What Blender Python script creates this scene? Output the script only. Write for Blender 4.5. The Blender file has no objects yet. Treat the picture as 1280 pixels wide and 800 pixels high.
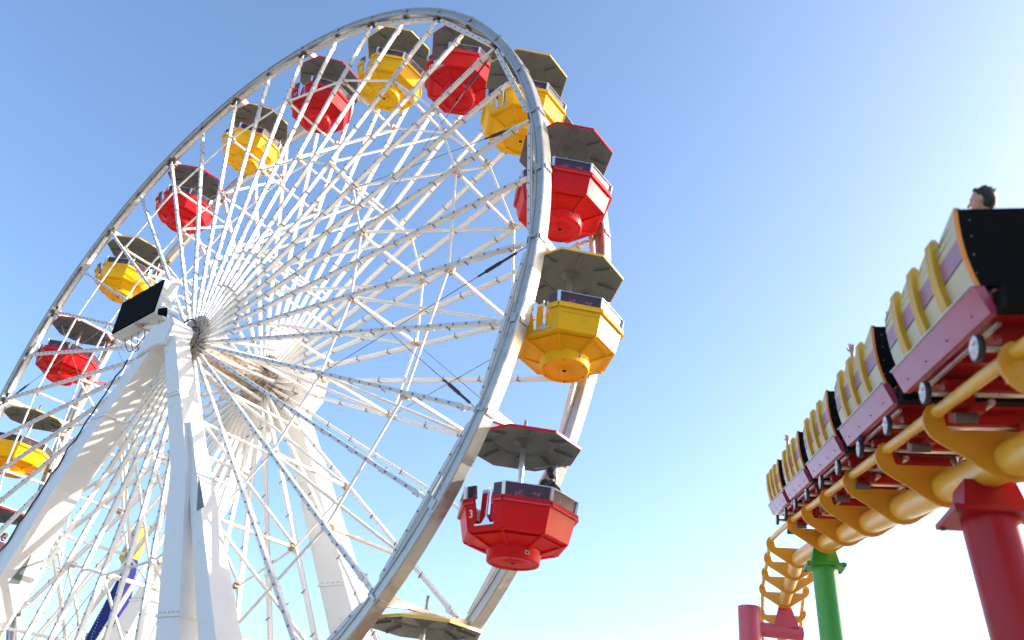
import bpy, bmesh, math, random
from mathutils import Vector, Matrix
PI = math.pi
rnd = random.Random(7)
scene = bpy.context.scene
col = scene.collection
HZ = 14.6                      # height of the wheel's axle above the pier deck
R_W = 12.0                     # wheel radius
HALF = 1.27                    # half distance between the two rims
PH = math.radians(177.278)

# ------------------------------------------------------------------ materials
def mat(name, color, rough=.5, metal=0., coat=0., noise=0., nscale=3., bump=0., bscale=40., spots=None, spec=.5, vary=0.):
    m = bpy.data.materials.new(name); m.use_nodes = True
    nt = m.node_tree; N = nt.nodes; L = nt.links
    b = N['Principled BSDF']
    b.inputs['Roughness'].default_value = rough
    b.inputs['Metallic'].default_value = metal
    b.inputs['Coat Weight'].default_value = coat
    b.inputs['Coat Roughness'].default_value = .06
    b.inputs['Specular IOR Level'].default_value = spec
    c = (*color, 1)
    b.inputs['Base Color'].default_value = c
    tc = N.new('ShaderNodeTexCoord')
    out = None
    if noise:
        n = N.new('ShaderNodeTexNoise'); n.inputs['Scale'].default_value = nscale; n.inputs['Detail'].default_value = 6
        L.new(tc.outputs['Object'], n.inputs['Vector'])
        mx = N.new('ShaderNodeMix'); mx.data_type = 'RGBA'
        mx.inputs['A'].default_value = (*[x*(1-noise) for x in color], 1)
        mx.inputs['B'].default_value = (*[min(1, x*(1+noise*.6)) for x in color], 1)
        L.new(n.outputs['Fac'], mx.inputs['Factor']); out = mx.outputs['Result']
        rr = N.new('ShaderNodeMapRange'); rr.inputs['To Min'].default_value = max(.02, rough-.1); rr.inputs['To Max'].default_value = min(1, rough+.12)
        L.new(n.outputs['Fac'], rr.inputs['Value']); L.new(rr.outputs['Result'], b.inputs['Roughness'])
    if spots:
        scol, sscale, lo, hi = spots
        n2 = N.new('ShaderNodeTexNoise'); n2.inputs['Scale'].default_value = sscale; n2.inputs['Detail'].default_value = 8; n2.inputs['Roughness'].default_value = .7
        L.new(tc.outputs['Object'], n2.inputs['Vector'])
        mr = N.new('ShaderNodeMapRange'); mr.inputs['From Min'].default_value = lo; mr.inputs['From Max'].default_value = hi
        L.new(n2.outputs['Fac'], mr.inputs['Value'])
        m2 = N.new('ShaderNodeMix'); m2.data_type = 'RGBA'
        if out: L.new(out, m2.inputs['A'])
        else: m2.inputs['A'].default_value = c
        m2.inputs['B'].default_value = (*scol, 1)
        L.new(mr.outputs['Result'], m2.inputs['Factor']); out = m2.outputs['Result']
    if vary:                                   # every copy a little more or less faded
        oi = N.new('ShaderNodeObjectInfo'); vr = N.new('ShaderNodeMapRange'); vr.inputs['To Min'].default_value = 1-vary; vr.inputs['To Max'].default_value = 1+vary
        L.new(oi.outputs['Random'], vr.inputs['Value'])
        hs = N.new('ShaderNodeHueSaturation'); L.new(vr.outputs['Result'], hs.inputs['Value']); L.new(out, hs.inputs['Color']); out = hs.outputs['Color']
    if out: L.new(out, b.inputs['Base Color'])
    if bump:
        n3 = N.new('ShaderNodeTexNoise'); n3.inputs['Scale'].default_value = bscale; n3.inputs['Detail'].default_value = 4
        L.new(tc.outputs['Object'], n3.inputs['Vector'])
        bp = N.new('ShaderNodeBump'); bp.inputs['Strength'].default_value = bump; bp.inputs['Distance'].default_value = .02
        L.new(n3.outputs['Fac'], bp.inputs['Height']); L.new(bp.outputs['Normal'], b.inputs['Normal'])
    return m

M = {}
M['white'] = mat('white_paint', (.80, .78, .735), .50, noise=.10, nscale=2.2, spots=((.36, .20, .10), 5.5, .66, .80))
M['white_clean'] = mat('tower_white', (.76, .745, .71), .48, noise=.07, nscale=.9, spots=((.46, .35, .25), 3.4, .60, .80))
M['rusty'] = mat('rusty_white', (.58, .50, .42), .6, noise=.2, nscale=6, spots=((.28, .13, .05), 7, .47, .60))
M['fitting'] = mat('dark_fitting', (.09, .07, .06), .6, noise=.3, nscale=20)
M['lamp'] = mat('lamp_cap', (.16, .19, .26), .3)
M['rim_metal'] = mat('rim_metal', (.43, .42, .39), .36, metal=.55, noise=.16, nscale=1.6, spots=((.26, .23, .19), 4, .52, .75))
M['strip'] = mat('lamp_strip', (.60, .60, .59), .40, noise=.1, nscale=8)
M['red'] = mat('red_fibreglass', (.58, .006, .010), .42, coat=.04, noise=.12, nscale=2.5, spots=((.42, .012, .014), 3, .6, .8), spec=.16, vary=.14)
M['yellow'] = mat('yellow_fibreglass', (.84, .455, .004), .42, coat=.04, noise=.10, nscale=2.5, spots=((.58, .27, .008), 3, .6, .85), spec=.16, vary=.10)
M['trim_red'] = mat('red_trim', (.62, .05, .06), .35, coat=.1)
M['trim_yellow'] = mat('yellow_trim', (.80, .50, .05), .35, coat=.1)
M['lining'] = mat('roof_lining', (.150, .182, .182), .6, noise=.14, nscale=4, spots=((.10, .12, .12), 3, .5, .8))
M['seatback'] = mat('seat_back_print', (.045, .014, .035), .4, coat=.05, noise=.3, nscale=4, spots=((.30, .08, .16), 5.0, .56, .62))
M['steel'] = mat('brushed_steel', (.62, .63, .65), .3, metal=.8, noise=.1, nscale=8)
M['black'] = mat('black_plastic', (.004, .004, .005), .8, noise=.2, nscale=5, spec=.12)
M['screen'] = mat('dark_screen', (.006, .007, .007), .9, spec=.08, bump=.3, bscale=60, noise=.4, nscale=30)
M['number'] = mat('white_numeral', (.85, .83, .8), .5)
M['track'] = mat('track_yellow', (.70, .39, .042), .36, coat=.15, noise=.10, nscale=3, spots=((.33, .15, .03), 24, .66, .72), bump=.06)
M['tie'] = mat('tie_yellow', (.60, .27, .007), .45, coat=.05, noise=.14, nscale=5, spots=((.14, .05, .015), 20, .65, .70), bump=.08)
M['red_steel'] = mat('red_column', (.34, .007, .014), .36, spec=.3, coat=.0, noise=.10, nscale=1.6, spots=((.20, .015, .02), 3, .55, .8))
M['pink_steel'] = mat('pink_column', (.46, .055, .10), .42, coat=.1, noise=.1, nscale=1.6, spots=((.38, .07, .1), 3, .55, .8))
M['green_steel'] = mat('green_column', (.025, .26, .022), .38, coat=.1, noise=.10, nscale=1.6, spots=((.03, .18, .03), 3, .55, .8))
M['car_cream'] = mat('car_cream', (.50, .47, .29), .4, coat=.1, noise=.06, nscale=4)
M['car_mauve'] = mat('car_mauve', (.32, .15, .25), .4, coat=.1, noise=.1, nscale=4)
M['car_rib'] = mat('car_rib', (.56, .33, .004), .4, coat=.1, noise=.1, nscale=6)
M['car_frame'] = mat('car_frame', (.36, .042, .095), .3, coat=.3, noise=.12, nscale=3, spots=((.42, .04, .08), 3, .56, .72))
M['car_red'] = mat('car_chassis_red', (.34, .004, .008), .4, coat=.1, noise=.2, nscale=8)
M['car_orange'] = mat('car_edge', (.75, .26, .03), .4)
M['tyre'] = mat('wheel_tyre', (.02, .02, .022), .5)
M['skin'] = mat('skin', (.50, .27, .19), .5, noise=.08, nscale=12)
M['hair'] = mat('dark_hair', (.012, .009, .008), .5, noise=.3, nscale=60, bump=.6, bscale=120)
M['hair_brown'] = mat('brown_hair', (.12, .055, .025), .5, noise=.3, nscale=60, bump=.6, bscale=120)
M['cloth_black'] = mat('black_cloth', (.012, .010, .014), .85, bump=.3, bscale=90)
M['cloth_grey'] = mat('grey_cloth', (.30, .30, .36), .85, bump=.3, bscale=90)
M['cloth_purple'] = mat('purple_cloth', (.13, .04, .30), .85, bump=.3, bscale=90)
M['cloth_tan'] = mat('tan_cloth', (.45, .30, .22), .85, bump=.3, bscale=90)
M['denim'] = mat('denim', (.05, .08, .15), .9, bump=.3, bscale=120)
M['eye'] = mat('eye', (.75, .73, .70), .2)
M['blue_sign'] = mat('blue_sign', (.008, .012, .16), .6, spec=.15, coat=.0, noise=.15, nscale=2)
M['sign_yellow'] = mat('sign_yellow', (.56, .33, .004), .35)
M['sign_green'] = mat('sign_green', (.35, .50, .08), .4)
M['sign_orange'] = mat('sign_orange', (.80, .28, .06), .4)
M['cable'] = mat('cable_black', (.02, .02, .025), .5)
M['wire'] = mat('steel_wire', (.28, .24, .21), .45, metal=.4)

# ------------------------------------------------------------------ mesh builder
class MB:
    def __init__(s): s.v = []; s.f = []; s.m = []; s.sm = []
    def add(s, vs, fs, mi=0, smooth=False):
        o = len(s.v); s.v += [Vector(v) for v in vs]
        for f in fs: s.f.append([i+o for i in f]); s.m.append(mi); s.sm.append(smooth)
    def hexa(s, p, mi=0):      # 8 points: bottom 0-3, top 4-7
        s.add(p, [(3, 2, 1, 0), (4, 5, 6, 7), (0, 1, 5, 4), (1, 2, 6, 5), (2, 3, 7, 6), (3, 0, 4, 7)], mi)
    def box(s, c, sz, mi=0, mtx=None):
        x, y, z = [a/2 for a in sz]; c = Vector(c)
        p = [Vector(q) for q in ((-x, -y, -z), (x, -y, -z), (x, y, -z), (-x, y, -z), (-x, -y, z), (x, -y, z), (x, y, z), (-x, y, z))]
        if mtx: p = [mtx @ q for q in p]
        s.hexa([c+q for q in p], mi)
    def beam(s, a, b, w, h, up=(0, 0, 1), mi=0, w2=None, h2=None):
        a = Vector(a); b = Vector(b); t = (b-a).normalized(); u = Vector(up)
        r = t.cross(u)
        if r.length < 1e-5: r = t.cross(Vector((1, 0, 0)))
        r.normalize(); u = r.cross(t)
        w2 = w if w2 is None else w2; h2 = h if h2 is None else h2
        def ring(p, w, h): return [p-r*w/2-u*h/2, p+r*w/2-u*h/2, p+r*w/2+u*h/2, p-r*w/2+u*h/2]
        A = ring(a, w, h); B = ring(b, w2, h2)
        s.add(A+B, [(0, 1, 2, 3), (7, 6, 5, 4), (0, 4, 5, 1), (1, 5, 6, 2), (2, 6, 7, 3), (3, 7, 4, 0)], mi)
    def tube(s, a, b, r, seg=12, mi=0, r2=None, cap=True):
        s.path([a, b], [r, r if r2 is None else r2], seg, mi, cap)
    def path(s, pts, r, seg=12, mi=0, cap=True, ups=None):
        pts = [Vector(p) for p in pts]; n = len(pts)
        rs = r if isinstance(r, (list, tuple)) else [r]*n
        vs = []; pu = None
        for i, p in enumerate(pts):
            t = (pts[min(i+1, n-1)]-pts[max(i-1, 0)]).normalized()
            if pu is None:
                pu = Vector((0, 0, 1)) if abs(t.z) < .9 else Vector((1, 0, 0))
            x = t.cross(pu).normalized(); pu = x.cross(t)
            for k in range(seg):
                a = 2*PI*k/seg; vs.append(p+(x*math.cos(a)+pu*math.sin(a))*rs[i])
        fs = [(i*seg+k, i*seg+(k+1) % seg, (i+1)*seg+(k+1) % seg, (i+1)*seg+k) for i in range(n-1) for k in range(seg)]
        s.add(vs, fs, mi, True)
        if cap:
            s.add(vs[:seg], [tuple(range(seg))[::-1]], mi); s.add(vs[-seg:], [tuple(range(seg))], mi)
    def lathe(s, prof, seg=32, c=(0, 0, 0), mi=0, smooth=True, axis='z', phase=0):
        c = Vector(c); vs = []
        for r, z in prof:
            for k in range(seg):
                a = 2*PI*k/seg+phase
                q = Vector((r*math.cos(a), r*math.sin(a), z))
                if axis == 'y': q = Vector((q.x, q.z, -q.y))
                vs.append(c+q)
        n = len(prof)
        fs = [(i*seg+k, i*seg+(k+1) % seg, (i+1)*seg+(k+1) % seg, (i+1)*seg+k) for i in range(n-1) for k in range(seg)]
        s.add(vs, fs, mi, smooth)
    def prism(s, poly, origin, ax, ay, az, th, mi=0):      # poly in (ax, ay), extruded along az by th (centred)
        o = Vector(origin); ax, ay, az = Vector(ax), Vector(ay), Vector(az)
        A = [o+ax*x+ay*y-az*th/2 for x, y in poly]; B = [q+az*th for q in A]; n = len(poly)
        s.add(A+B, [tuple(range(n))[::-1], tuple(range(n, 2*n))]+[(i, (i+1) % n, n+(i+1) % n, n+i) for i in range(n)], mi)
    def ball(s, c, r, mi=0, seg=12):
        rx, ry, rz = (r, r, r) if not isinstance(r, (tuple, list)) else r
        c = Vector(c); vs = []; h = seg//2+1
        for i in range(h+1):
            a = PI*i/h
            for k in range(seg):
                b = 2*PI*k/seg; vs.append(c+Vector((rx*math.sin(a)*math.cos(b), ry*math.sin(a)*math.sin(b), rz*math.cos(a))))
        s.add(vs, [(i*seg+k, (i+1)*seg+k, (i+1)*seg+(k+1) % seg, i*seg+(k+1) % seg) for i in range(h) for k in range(seg)], mi, True)
    def mesh(s, name, mats, fix=True):
        me = bpy.data.meshes.new(name); me.from_pydata([tuple(v) for v in s.v], [], s.f)
        for m in mats: me.materials.append(m)
        for p, mi, sm in zip(me.polygons, s.m, s.sm): p.material_index = mi; p.use_smooth = sm
        bm = bmesh.new(); bm.from_mesh(me)
        bmesh.ops.remove_doubles(bm, verts=bm.verts, dist=1e-5) if False else None
        bmesh.ops.recalc_face_normals(bm, faces=bm.faces); bm.to_mesh(me); bm.free(); me.update()
        return me
    def build(s, name, mats, parent=None, loc=None):
        if not isinstance(mats, (list, tuple)): mats = [mats]
        o = bpy.data.objects.new(name, s.mesh(name, mats)); col.objects.link(o)
        if parent: o.parent = parent
        if loc: o.location = loc
        return o

def tag(o, label, cat, group=None, kind=None):
    if label: o['label'] = label
    if cat: o['category'] = cat
    if group: o['group'] = group
    if kind: o['kind'] = kind
    return o
def empty(name, loc=(0, 0, 0), rot=None, label=None, cat=None, group=None):
    o = bpy.data.objects.new(name, None); col.objects.link(o); o.location = loc; o.empty_display_size = .3
    if rot is not None: o.rotation_euler = rot
    return tag(o, label, cat, group)
def put(o, parent, rot=(0, 0, 0), loc=(0, 0, 0)):       # another part sharing the mesh
    c = o.copy(); col.objects.link(c); c.parent = parent; c.rotation_euler = rot; c.location = loc
    return c
def copy_tree(o, parent=None):
    c = o.copy(); col.objects.link(c); c.parent = parent
    for ch in [q for q in bpy.data.objects if q.parent == o]: copy_tree(ch, c)
    return c

# ------------------------------------------------------------------ the setting
def ground():
    g = MB(); g.add([(-1500, -1500, 0), (1500, -1500, 0), (1500, 1500, 0), (-1500, 1500, 0)], [(0, 1, 2, 3)])
    m = bpy.data.materials.new('pier_planks'); m.use_nodes = True; nt = m.node_tree; N = nt.nodes; L = nt.links
    b = N['Principled BSDF']; b.inputs['Roughness'].default_value = .8
    tc = N.new('ShaderNodeTexCoord'); br = N.new('ShaderNodeTexBrick')
    br.inputs['Scale'].default_value = 1; br.inputs['Brick Width'].default_value = 3.6; br.inputs['Row Height'].default_value = .24
    br.inputs['Mortar Size'].default_value = .012
    br.inputs['Color1'].default_value = (.31, .27, .22, 1); br.inputs['Color2'].default_value = (.25, .22, .18, 1); br.inputs['Mortar'].default_value = (.05, .04, .03, 1)
    L.new(tc.outputs['Object'], br.inputs['Vector']); L.new(br.outputs['Color'], b.inputs['Base Color'])
    o = g.build('pier_deck', m); o['kind'] = 'structure'
ground()

# ------------------------------------------------------------------ the wheel
def pt(r, k, y=0.):
    t = PH-k*2*PI/20; return Vector((r*math.cos(t), y, r*math.sin(t)))
wheel = empty('ferris_wheel', (0, 0, HZ), label='tall white ferris wheel of steel spokes between two metal rims', cat='ferris wheel')

def build_rim(y, outside):
    r = MB(); n = 160; prof = []
    # box channel with a raised bead and a groove: profile (radius, y)
    hw = .15; o = outside
    prof = [(11.90, -hw), (11.955, -hw-.012), (11.965, -hw+.012), (12.06, -hw+.012), (12.07, -hw-.012), (12.13, -hw-.012), (12.145, -hw+.02),
            (12.145, hw-.02), (12.13, hw+.012), (12.07, hw+.012), (12.06, hw-.012), (11.965, hw-.012), (11.955, hw+.012), (11.90, hw),
            (11.90, .04), (11.925, .035), (11.925, -.035), (11.90, -.04)]
    m = len(prof); vs = []
    for i in range(n):
        a = 2*PI*i/n
        for (q, yy) in prof: vs.append((q*math.cos(a), y+yy, q*math.sin(a)))
    fs = [(i*m+k, i*m+(k+1) % m, ((i+1) % n)*m+(k+1) % m, ((i+1) % n)*m+k) for i in range(n) for k in range(m)]
    r.add(vs, fs, 0, False)
    cl = r          # splice plates and clips at each joint
    for i in range(40):
        k = i/2
        for s in (-1, 1):
            c = pt(12.02, k, y+s*(hw+.022)); t = PH-k*2*PI/20
            cl.box(c, (.17 if i % 2 == 0 else .12, .012, .07 if i % 2 == 0 else .18), 0, Matrix.Rotation(-t, 3, 'Y'))
        c = pt(11.86, k, y); cl.box(c, (.07, .2, .16 if i % 2 == 0 else .1), 2, Matrix.Rotation(-t, 3, 'Y'))
        c = pt(12.16, k, y); cl.box(c, (.02, .24, .12), 0, Matrix.Rotation(-t, 3, 'Y'))
    return r.build('rim', [M['rim_metal'], M['strip'], M['fitting']], wheel)
build_rim(-HALF, -1); build_rim(HALF, 1)

# spokes: built along +x then turned about the axle
def spoke_mesh(s):
    m = MB(); y = s*HALF; r0 = .42; r1 = 11.60
    m.beam((r0, y, 0), (r1, y, 0), .092, .078, (0, 0, 1), 0)                 # main box: deep in y
    m.beam((r1-.1, y, 0), (11.88, y, 0), .03, .085, (0, 0, 1), 0)            # flattened end plate
    m.beam((1.4, y+s*.060, 0), (r1-.15, y+s*.057, 0), .020, .083, (0, 0, 1), 1)   # lamp strip on the outer side
    x = 1.7
    while x < r1-.3:
        m.lathe([(.0, s*.022), (.022, s*.018), (.028, 0)], 8, (x, y+s*.067, 0), 2, True, 'y'); x += .36
    x = 1.9
    while x < r1-.2:                                                          # clamps
        m.beam((x, y-s*.06, -.052), (x, y+s*.075, -.052), .022, .010, (0, 0, 1), 3)
        m.beam((x, y-s*.060, -.078), (x, y-s*.060, .085), .016, .010, (0, 1, 0), 3)
        x += 1.18
    m.box((r1-.25, y-s*.012, 0), (.16, .11, .112), 0)
    m.box((9.6, y-s*.012, 0), (.22, .11, .10), 0); m.box((6.55, y-s*.012, 0), (.20, .11, .10), 0)
    return m.mesh('spoke', [M['white'], M['strip'], M['lamp'], M['fitting']])
for s in (-1, 1):
    me = spoke_mesh(s)
    for i in range(40):
        o = bpy.data.objects.new('spoke', me); col.objects.link(o); o.parent = wheel
        o.rotation_euler = (0, -(PH-i*PI/20), 0)
    # chords inside the rim
    m = MB(); y = s*HALF
    a = Vector((11.72*math.cos(PI/20), y, -11.72*math.sin(PI/20)*0)); hl = 11.72*math.sin(PI/20)-.22
    m.beam((11.72, y, -hl), (11.72, y, hl), .11, .10, (1, 0, 0), 0)
    m.beam((11.70, y+s*.068, -hl+.05), (11.70, y+s*.068, hl-.05), .02, .085, (1, 0, 0), 1)
    z = -hl+.2
    while z < hl: m.lathe([(0, s*.02), (.017, s*.018), (.02, 0)], 8, (11.70, y+s*.078, z), 2, True, 'y'); z += .385
    for e in (-1, 1): m.beam((11.72, y, e*hl), (11.86, y, e*(hl+.17)), .03, .07, (1, 0, 0), 3)
    me = m.mesh('chord_beam', [M['white'], M['strip'], M['lamp'], M['fitting']])
    for i in range(20):
        o = bpy.data.objects.new('chord_beam', me); col.objects.link(o); o.parent = wheel
        o.rotation_euler = (0, -(PH-(i+.5)*PI/10), 0)
# rings of bars between the spokes and cross ties between the sides
def inst(name, meshes, k):
    o = bpy.data.objects.new(name, meshes); col.objects.link(o); o.parent = wheel; o.rotation_euler = (0, -(PH-k*PI/10), 0)
def rel(r, dk, y): a = -dk*PI/10; return Vector((r*math.cos(a), y, r*math.sin(a)))
yi = HALF-.06
for R1, rad in ((9.6, .034), (6.5, .032)):
    for s in (-1, 1):
        m = MB(); m.tube(rel(R1, 0, s*yi), rel(R1, 1, s*yi), rad, 8)
        m.box(rel(R1, .02, s*yi), (.10, .10, .09), 1)
        me = m.mesh('ring_bar', [M['white'], M['rusty']])
        for k in range(20): inst('ring_bar', me, k)
m = MB(); m.tube(rel(9.6, 0, -yi), rel(9.55, 0, yi), .046, 8); m.box(rel(9.6, 0, -yi+.1), (.14, .1, .16), 1); m.box(rel(9.6, 0, yi-.1), (.14, .1, .16), 1)
me = m.mesh('cross_tie', [M['white'], M['rusty']])
for k in range(20): inst('cross_tie', me, k)
m = MB(); m.tube(rel(6.5, 0, -yi), rel(6.5, 0, yi), .046, 8); m.box(rel(6.5, 0, -yi+.1), (.14, .1, .16), 1); m.box(rel(6.5, 0, yi-.1), (.14, .1, .16), 1)
me = m.mesh('cross_tie', [M['white'], M['rusty']])
for k in range(20): inst('cross_tie', me, k)
m = MB(); m.tube(rel(6.6, 0, -yi), rel(9.5, 0, yi), .042, 8)
me = m.mesh('diagonal_brace', [M['white']])
for k in range(20): inst('diagonal_brace', me, k)
m = MB(); m.tube(rel(3.3, 0, -yi), rel(6.4, 0, yi), .042, 8); m.tube(rel(3.3, 0, -yi), rel(3.3, 0, yi), .042, 8)
me = m.mesh('diagonal_brace', [M['white']])
for k in range(20): inst('diagonal_brace', me, k)
# guy cables with turnbuckles across a few panels
def cable(a, b, turn=True):
    m = MB(); a = Vector(a); b = Vector(b); d = (b-a).normalized()
    m.tube(a, b, .011, 6, 0)
    if turn:
        m.tube(b-d*.35, b-d*.75, .028, 8, 1); m.tube(b-d*.75, b-d*1.15, .040, 8, 1); m.tube(b-d*1.15, b-d*1.35, .022, 8, 1)
    m.build('guy_cable', [M['wire'], M['cable']], wheel)
for k0 in (0, 8, 10, 15):
    for a, b in ((k0, k0+1), (k0+1, k0)):
        cable(pt(6.5, a, -yi), pt(11.8, b, -yi))
        if k0 in (0, 10): cable(pt(6.5, a, yi), pt(11.8, b, yi), False)
# hubs and axle
for s in (-1, 1):
    h = MB()
    h.lathe([(.0, -.20), (.30, -.20), (.34, -.16), (.34, -.05), (.52, -.05), (.54, -.02), (.54, .02), (.52, .05), (.40, .05), (.40, .13), (.62, .13), (.64, .17), (.60, .2), (.0, .2)], 40, (0, s*HALF*1.02, 0), 0, True, 'y')
    for i in range(20):
        a = 2*PI*i/20; h.box((.47*math.cos(a), s*HALF*1.02-.08, .47*math.sin(a)), (.05, .09, .05), 1)
    for i in range(40):
        a = PH-PI*i/20
        for yy in (-.11, .11):
            h.box((.62*math.cos(a), s*HALF+yy, .62*math.sin(a)), (.46, .02, .085), 0, Matrix.Rotation(-a, 3, 'Y'))
    h.build('hub', [M['rusty'], M['fitting']], wheel)
ax = MB(); ax.lathe([(.36, -HALF+.2), (.42, -.9), (.42, .9), (.36, HALF-.2)], 32, (0, 0, 0), 0, True, 'y')
for i in range(10):
    a = 2*PI*i/10
    ax.beam((.42*math.cos(a), -1.0, .42*math.sin(a)), (1.05*math.cos(a+.3), 1.05, 1.05*math.sin(a+.3)), .10, .07, (0, 0, 1), 1)
ax.lathe([(.20, -2.3), (.20, 2.4)], 24, (0, 0, 0), 0, True, 'y')
ax.build('axle', [M['rusty'], M['white']], wheel)
sl = MB()                                                     # slip ring hose looping over the front hub
sl.path([(.55*math.cos(a), -HALF-.34, .55*math.sin(a)+.05) for a in [math.radians(x) for x in range(35, 215, 12)]], .022, 8)
sl.build('cable_loop', M['cable'], wheel)

# ------------------------------------------------------------------ gondolas
def oct_pt(r, z, i): a = math.radians(-112.5+45*i); return Vector((r*math.cos(a), r*math.sin(a), z))
RT, RB = 1.10, .985; ZT, ZB = -1.60, -2.06
def panel(m, a, b, c, d, th, mi=0):       # outer corners a,b (bottom left/right) c,d (top right/left)
    a, b, c, d = map(Vector, (a, b, c, d)); n = (b-a).cross(d-a).normalized()
    m.hexa([a, b, b-n*th, a-n*th, d, c, c-n*th, d-n*th], mi)
def lerp(a, b, t): return a+(b-a)*t
DOOR = (.27, .73)
def make_gondola(kind, number):
    body = M[kind]; trim = M['trim_'+kind]
    root = empty('gondola')
    tub = MB()
    for i in range(8):
        bl, br, tr, tl = oct_pt(RB, ZB, i), oct_pt(RB, ZB, i+1), oct_pt(RT, ZT, i+1), oct_pt(RT, ZT, i)
        if i == 0:
            for u0, u1 in ((0, DOOR[0]), (DOOR[1], 1)):
                panel(tub, lerp(bl, br, u0), lerp(bl, br, u1), lerp(tl, tr, u1), lerp(tl, tr, u0), .035)
            v = .17
            panel(tub, lerp(bl, br, DOOR[0]), lerp(bl, br, DOOR[1]), lerp(lerp(bl, br, DOOR[1]), lerp(tl, tr, DOOR[1]), v), lerp(lerp(bl, br, DOOR[0]), lerp(tl, tr, DOOR[0]), v), .035)
        else:
            panel(tub, bl, br, tr, tl, .035)
            # pressed seam a third of the way down the wall
            g = lambda t, u: lerp(lerp(bl, tl, t), lerp(br, tr, t), u)
            n = (br-bl).cross(tl-bl).normalized()*.004
            tub.add([g(.74, .03)+n, g(.74, .97)+n, g(.765, .97)+n, g(.765, .03)+n], [(0, 1, 2, 3)], 1)
    # cone underneath with ridges
    for i in range(8):
        panel(tub, oct_pt(.50, -2.22, i), oct_pt(.50, -2.22, i+1), oct_pt(RB, ZB, i+1), oct_pt(RB, ZB, i), .03)
        a = oct_pt(RB*.97, ZB-.005, i); b = oct_pt(.49, -2.235, i); tub.beam(a, b, .05, .045, (0, 0, 1), 0)
    tub.lathe([(.0, -2.12), (.9, -2.12)], 8, (0, 0, 0), 0, False, 'z', math.radians(-112.5))
    # bench inside
    for i in range(1, 8):
        for (ra, za, rb, zb) in ((.62, -1.84, .98, -1.84), (.62, -1.84, .60, -2.1)):
            tub.add([oct_pt(ra, za, i), oct_pt(ra, za, i+1), oct_pt(rb, zb, i+1), oct_pt(rb, zb, i)], [(0, 1, 2, 3)], 0)
    dark = M['seam_'+kind]
    tubo = tub.build('tub', [body, dark], root)
    lip = MB()
    for i in range(8):
        a, b = oct_pt(RT, ZT, i), oct_pt(RT, ZT, i+1)
        n = Vector(((a+b).x, (a+b).y, 0)).normalized()
        for u0, u1 in (((0, DOOR[0]), (DOOR[1], 1)) if i == 0 else ((0, 1),)):
            p, q = lerp(a, b, u0)+Vector((0, 0, .03)), lerp(a, b, u1)+Vector((0, 0, .03))
            lip.beam(p+n*.012, q+n*.012, .06, .085, (0, 0, 1), 0)
            lip.beam(p+n*.030-Vector((0, 0, .045)), q+n*.030-Vector((0, 0, .045)), .04, .022, (0, 0, 1), 1)
    lip.build('lip', [body, trim], root)
    sb = MB(); ps = MB()
    for i in range(8):
        z0, z1 = ZT+.075, ZT+.31
        a0, b0, a1, b1 = oct_pt(RT-.02, z0, i), oct_pt(RT-.02, z0, i+1), oct_pt(RT+.015, z1, i), oct_pt(RT+.015, z1, i+1)
        for u0, u1 in (((.02, DOOR[0]), (DOOR[1], .98)) if i == 0 else ((.02, .98),)):
            panel(sb, lerp(a0, b0, u0), lerp(a0, b0, u1), lerp(a1, b1, u1), lerp(a1, b1, u0), .035)
        ps.beam(oct_pt(RT-.01, z0, i), oct_pt(RT+.025, z1+.01, i), .06, .05, oct_pt(1, 0, i), 0)
        if i != 0: ps.beam(a1+Vector((0, 0, .005)), b1+Vector((0, 0, .005)), .045, .014, (0, 0, 1), 0)
    sb.build('seat_backs', [M['seatback']], root); ps.build('corner_posts', [M['steel']], root)
    dr = MB()
    prof = [(.50, -2.20), (.505, -2.24), (.485, -2.26), (.485, -2.40), (.47, -2.425), (.43, -2.43), (.42, -2.405), (.20, -2.40), (.19, -2.415), (.0, -2.415)]
    dr.lathe(prof, 48)
    dr.lathe([(0, -2.419), (.045, -2.419)], 16, mi=1)
    for i in range(6):
        a = PI*i/3; dr.lathe([(0, -2.432), (.016, -2.43), (.018, -2.40)], 8, (.44*math.cos(a)*.99, .44*math.sin(a)*.99, -.0), 1)
        dr.lathe([(0, -2.421), (.012, -2.42)], 6, (.12*math.cos(a), .12*math.sin(a), 0), 1)
    for a in (math.radians(-25), math.radians(140)):
        c = Vector((.487*math.cos(a), .487*math.sin(a), -2.31)); dr.box(c, (.02, .085, .06), 2, Matrix.Rotation(a, 3, 'Z')); dr.box(c*1.006+Vector((0, 0, .014)), (.02, .05, .035), 1, Matrix.Rotation(a, 3, 'Z'))
    dr.build('drum', [body, M['black'], M['steel']], root)
    # doorway: two leaves, a drop bar and its foot
    d = MB(); y = -RB*math.cos(PI/8)+.07
    d.box((-.105, y, -1.64), (.145, .03, .60), 0); d.box((.115, y, -1.64), (.155, .03, .60), 0)
    d.box((-.105, y-.018, -1.355), (.13, .008, .06), 1); d.box((.115, y-.018, -1.355), (.14, .008, .06), 1); d.box((.125, y-.018, -1.53), (.12, .008, .13), 1)
    d.build('door_leaves', [body, M['strip']], root)
    b = MB(); y2 = y-.06
    b.beam((0, y2, -1.30), (0, y2, -1.86), .018, .018, (0, 1, 0), 0)
    b.prism([(-.10, -1.97), (.12, -1.97), (.01, -1.82)], (0, y2, 0), (1, 0, 0), (0, 0, 1), (0, 1, 0), .02, 0)
    b.beam((-.21, y2-.02, -1.985), (.21, y2-.02, -1.985), .05, .03, (0, 0, 1), 0)
    b.build('drop_bar', [M['steel']], root)
    # number on the left of the doorway
    cu = bpy.data.curves.new('number', 'FONT'); cu.body = number; cu.size = .19 if len(number) == 1 else .16; cu.extrude = .003; cu.align_x = 'CENTER'; cu.align_y = 'CENTER'
    to = bpy.data.objects.new('tmp_text', cu); me = bpy.data.meshes.new_from_object(to); bpy.data.objects.remove(to)
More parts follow.
